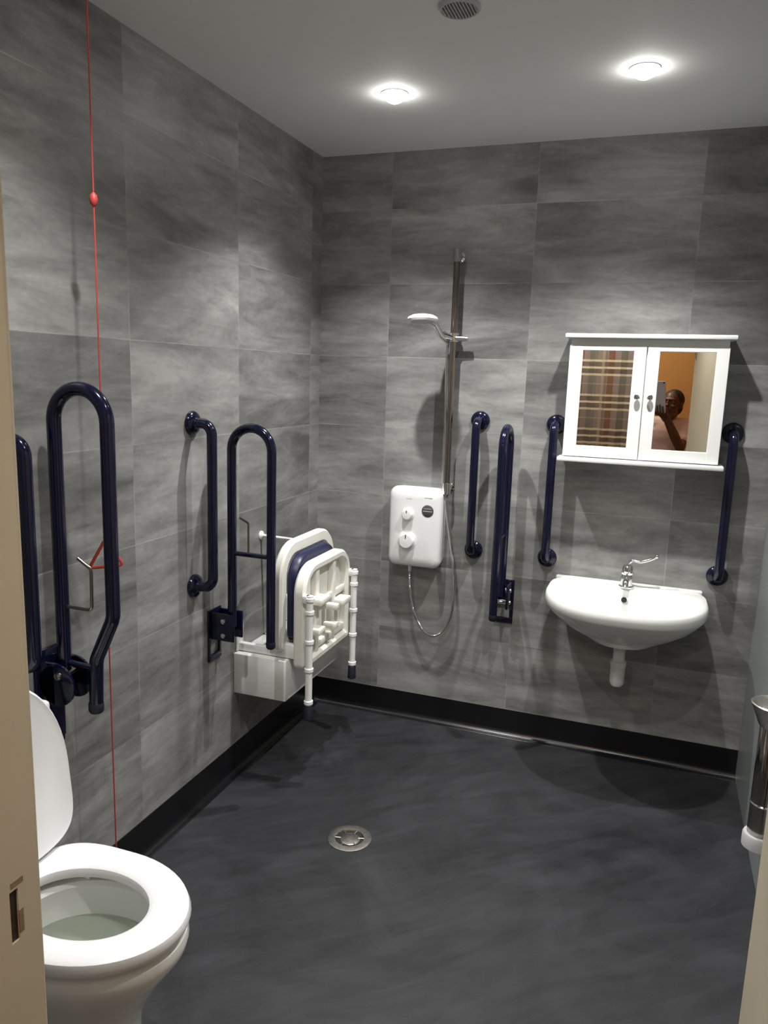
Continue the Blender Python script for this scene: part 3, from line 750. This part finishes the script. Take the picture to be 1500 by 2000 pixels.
# head: skull, jaw, nose, ears
hm = Matrix((side, hup, look)).transposed().to_4x4()
def hsph(a, u_, f, sx, su, sf):
    bmesh.ops.create_uvsphere(b, u_segments=22, v_segments=14, radius=1., matrix=Matrix.Translation(HP(a, u_, f)) @ hm @ Matrix.Diagonal((sx, su, sf, 1)))
hsph(0, .025, -.012, .073, .083, .092); hsph(0, -.035, .02, .058, .072, .066); hsph(0, -.085, .045, .030, .022, .028)
hsph(0, -.012, .092, .010, .026, .012); hsph(0, -.028, .098, .015, .011, .013); hsph(0, .022, .075, .055, .012, .016)
for sg in (-1, 1):
    hsph(sg*.074, -.008, -.012, .009, .032, .019); hsph(sg*.036, -.03, .062, .022, .018, .018)
hsph(0, -.058, .080, .024, .010, .012)
# arms
for sh, el, wr in ((shR, elR, wrR), (shL, elL, wrL)):
    cap(b, [sh, sh*.5+el*.5, el, el*.6+wr*.4, wr], [.052, .044, .036, .037, .026])
def hand(wr, palm, dirs, tips, thumb):
    cap(b, [wr, wr*.5+palm*.5, palm], [.025, .027, .024])
    for k, (base, mid, tip) in enumerate(tips): cap(b, [palm, base, mid, tip], [.013, .0080, .0074, .0062], 10)
    cap(b, [wr*.6+palm*.4, thumb[0], thumb[1], thumb[2]], [.015, .012, .0105, .0085], 10)
# right hand: palm under the lower corner, fingers behind the shell, thumb on the screen side
pR = TB+Vector((.012, -.028, -.030))
tr = []
for k, (rr_, l) in enumerate(((.026, .046), (.005, .058), (-.016, .052), (-.036, .038))):
    tr.append((T(rr_-.015, -.236, -.008), T(rr_-.02, -.222, .001), T(rr_-.024, -.222+l, .0005)))
hand(wrR, pR, None, tr, [T(.018, -.222, -.034), T(.012, -.195, -.030), T(.000, -.172, -.0285)])
pL = TL+Vector((-.020, -.030, -.026)); tl = []
for k, (uu, l) in enumerate(((-.130, .044), (-.151, .056), (-.172, .05), (-.192, .037))):
    tl.append((T(-.158, uu, -.010), T(-.150, uu, .001), T(-.152+l, uu+.006, .0005)))
hand(wrL, pL, None, tl, [T(-.156, -.155, -.036), T(-.140, -.135, -.031), T(-.122, -.118, -.0285)])
# legs and feet
for sg in (-1, 1):
    cap(b, [(px+sg*.08, py, .80), (px+sg*.085, py+.005, .62), (px+sg*.088, py+.005, .44), (px+sg*.09, py-.012, .30), (px+sg*.092, py-.01, .085)], [.09, .076, .056, .055, .038])
    cap(b, [(px+sg*.092, py-.03, .04), (px+sg*.10, py+.06, .035), (px+sg*.105, py+.13, .025)], [.036, .036, .024])
body = fuse('body', b, M['skin'], t, .0038, 2)
# clothes
b = B()
trunk(b, ((.755, .176, .130), (.80, .180, .134), (.86, .174, .130), (.93, .160, .122), (1.00, .152, .116), (1.08, .158, .118), (1.15, .168, .122), (1.21, .165, .114), (1.265, .135, .092), (1.29, .085, .068)))
cap(b, [shL, chest+Vector((0, 0, .125)), shR], [.066, .078, .066])
for sh, el in ((shR, elR), (shL, elL)): cap(b, [sh, sh*.42+el*.58], [.066, .060])
fuse('shirt', b, M['shirt'], t, .007, 8)
b = B()
for z, rx, ry in ((.80, .172, .126), (.86, .168, .122)): sph(b, (px, py, z), .1, rx/.1, ry/.1, .7, 20)
for sg in (-1, 1): cap(b, [(px+sg*.08, py, .80), (px+sg*.088, py+.005, .46), (px+sg*.092, py-.008, .085)], [.102, .076, .060])
fuse('trousers', b, M['trouser'], t, .008, 3)
for sg in (-1, 1):
    b = B(); cap(b, [(px+sg*.092, py-.03, .048), (px+sg*.10, py+.06, .045), (px+sg*.105, py+.14, .036)], [.044, .044, .034])
    bx(b, px+sg*.1-.04, px+sg*.1+.04, py-.07, py+.165, .003, .02, .006); fuse('shoe', b, M['shoe'], t, .006, 2)
b = B()
bmesh.ops.create_uvsphere(b, u_segments=26, v_segments=18, radius=1., matrix=Matrix.Translation(HP(0, .034, -.022)) @ hm @ Matrix.Diagonal((.079, .085, .092, 1)))
bmesh.ops.create_uvsphere(b, u_segments=20, v_segments=14, radius=1., matrix=Matrix.Translation(HP(0, -.02, -.06)) @ hm @ Matrix.Diagonal((.064, .07, .05, 1)))
fuse('hair', b, M['hair'], t, .006, 2)
for sg in (-1, 1):
    b = B(); sph(b, HP(sg*.031, .003, .072), .0118); ey = obj('eye', b, M['eye'], t)
    b = B(); sph(b, HP(sg*.031, .002, .0795), .0062); obj('iris', b, M['iris'], ey)
b = B(); tube(b, catmull([HP(-.022, -.058, .082), HP(-.008, -.055, .092), HP(0, -.056, .0925), HP(.008, -.055, .092), HP(.022, -.058, .082)], 4), .0055, 8); obj('lips', b, M['lip'], t)

# ------------------------------------------------------------------ camera, world, render look
cam = bpy.data.cameras.new('camera'); cam.sensor_fit = 'HORIZONTAL'; cam.sensor_width = 36; cam.lens = 36*1480.8153/1500
cam.clip_start = .005
co = bpy.data.objects.new('camera', cam); C.objects.link(co)
mw = Matrix((rt2, up2, -fwd)).transposed().to_4x4(); mw.translation = CAM; co.matrix_world = mw
sc = bpy.context.scene; sc.camera = co
w = bpy.data.worlds.new('world'); sc.world = w; w.use_nodes = True
w.node_tree.nodes['Background'].inputs[0].default_value = (.05, .05, .06, 1); w.node_tree.nodes['Background'].inputs[1].default_value = .2
sc.view_settings.view_transform = 'Standard'; sc.view_settings.look = 'None'; sc.view_settings.gamma = 1; sc.view_settings.exposure = 0
sc.view_settings.use_curve_mapping = False
sc.cycles.max_bounces = 10; sc.cycles.diffuse_bounces = 6; sc.cycles.glossy_bounces = 6; sc.cycles.transmission_bounces = 8
sc.cycles.sample_clamp_indirect = 4.
sc.cycles.use_denoising = True
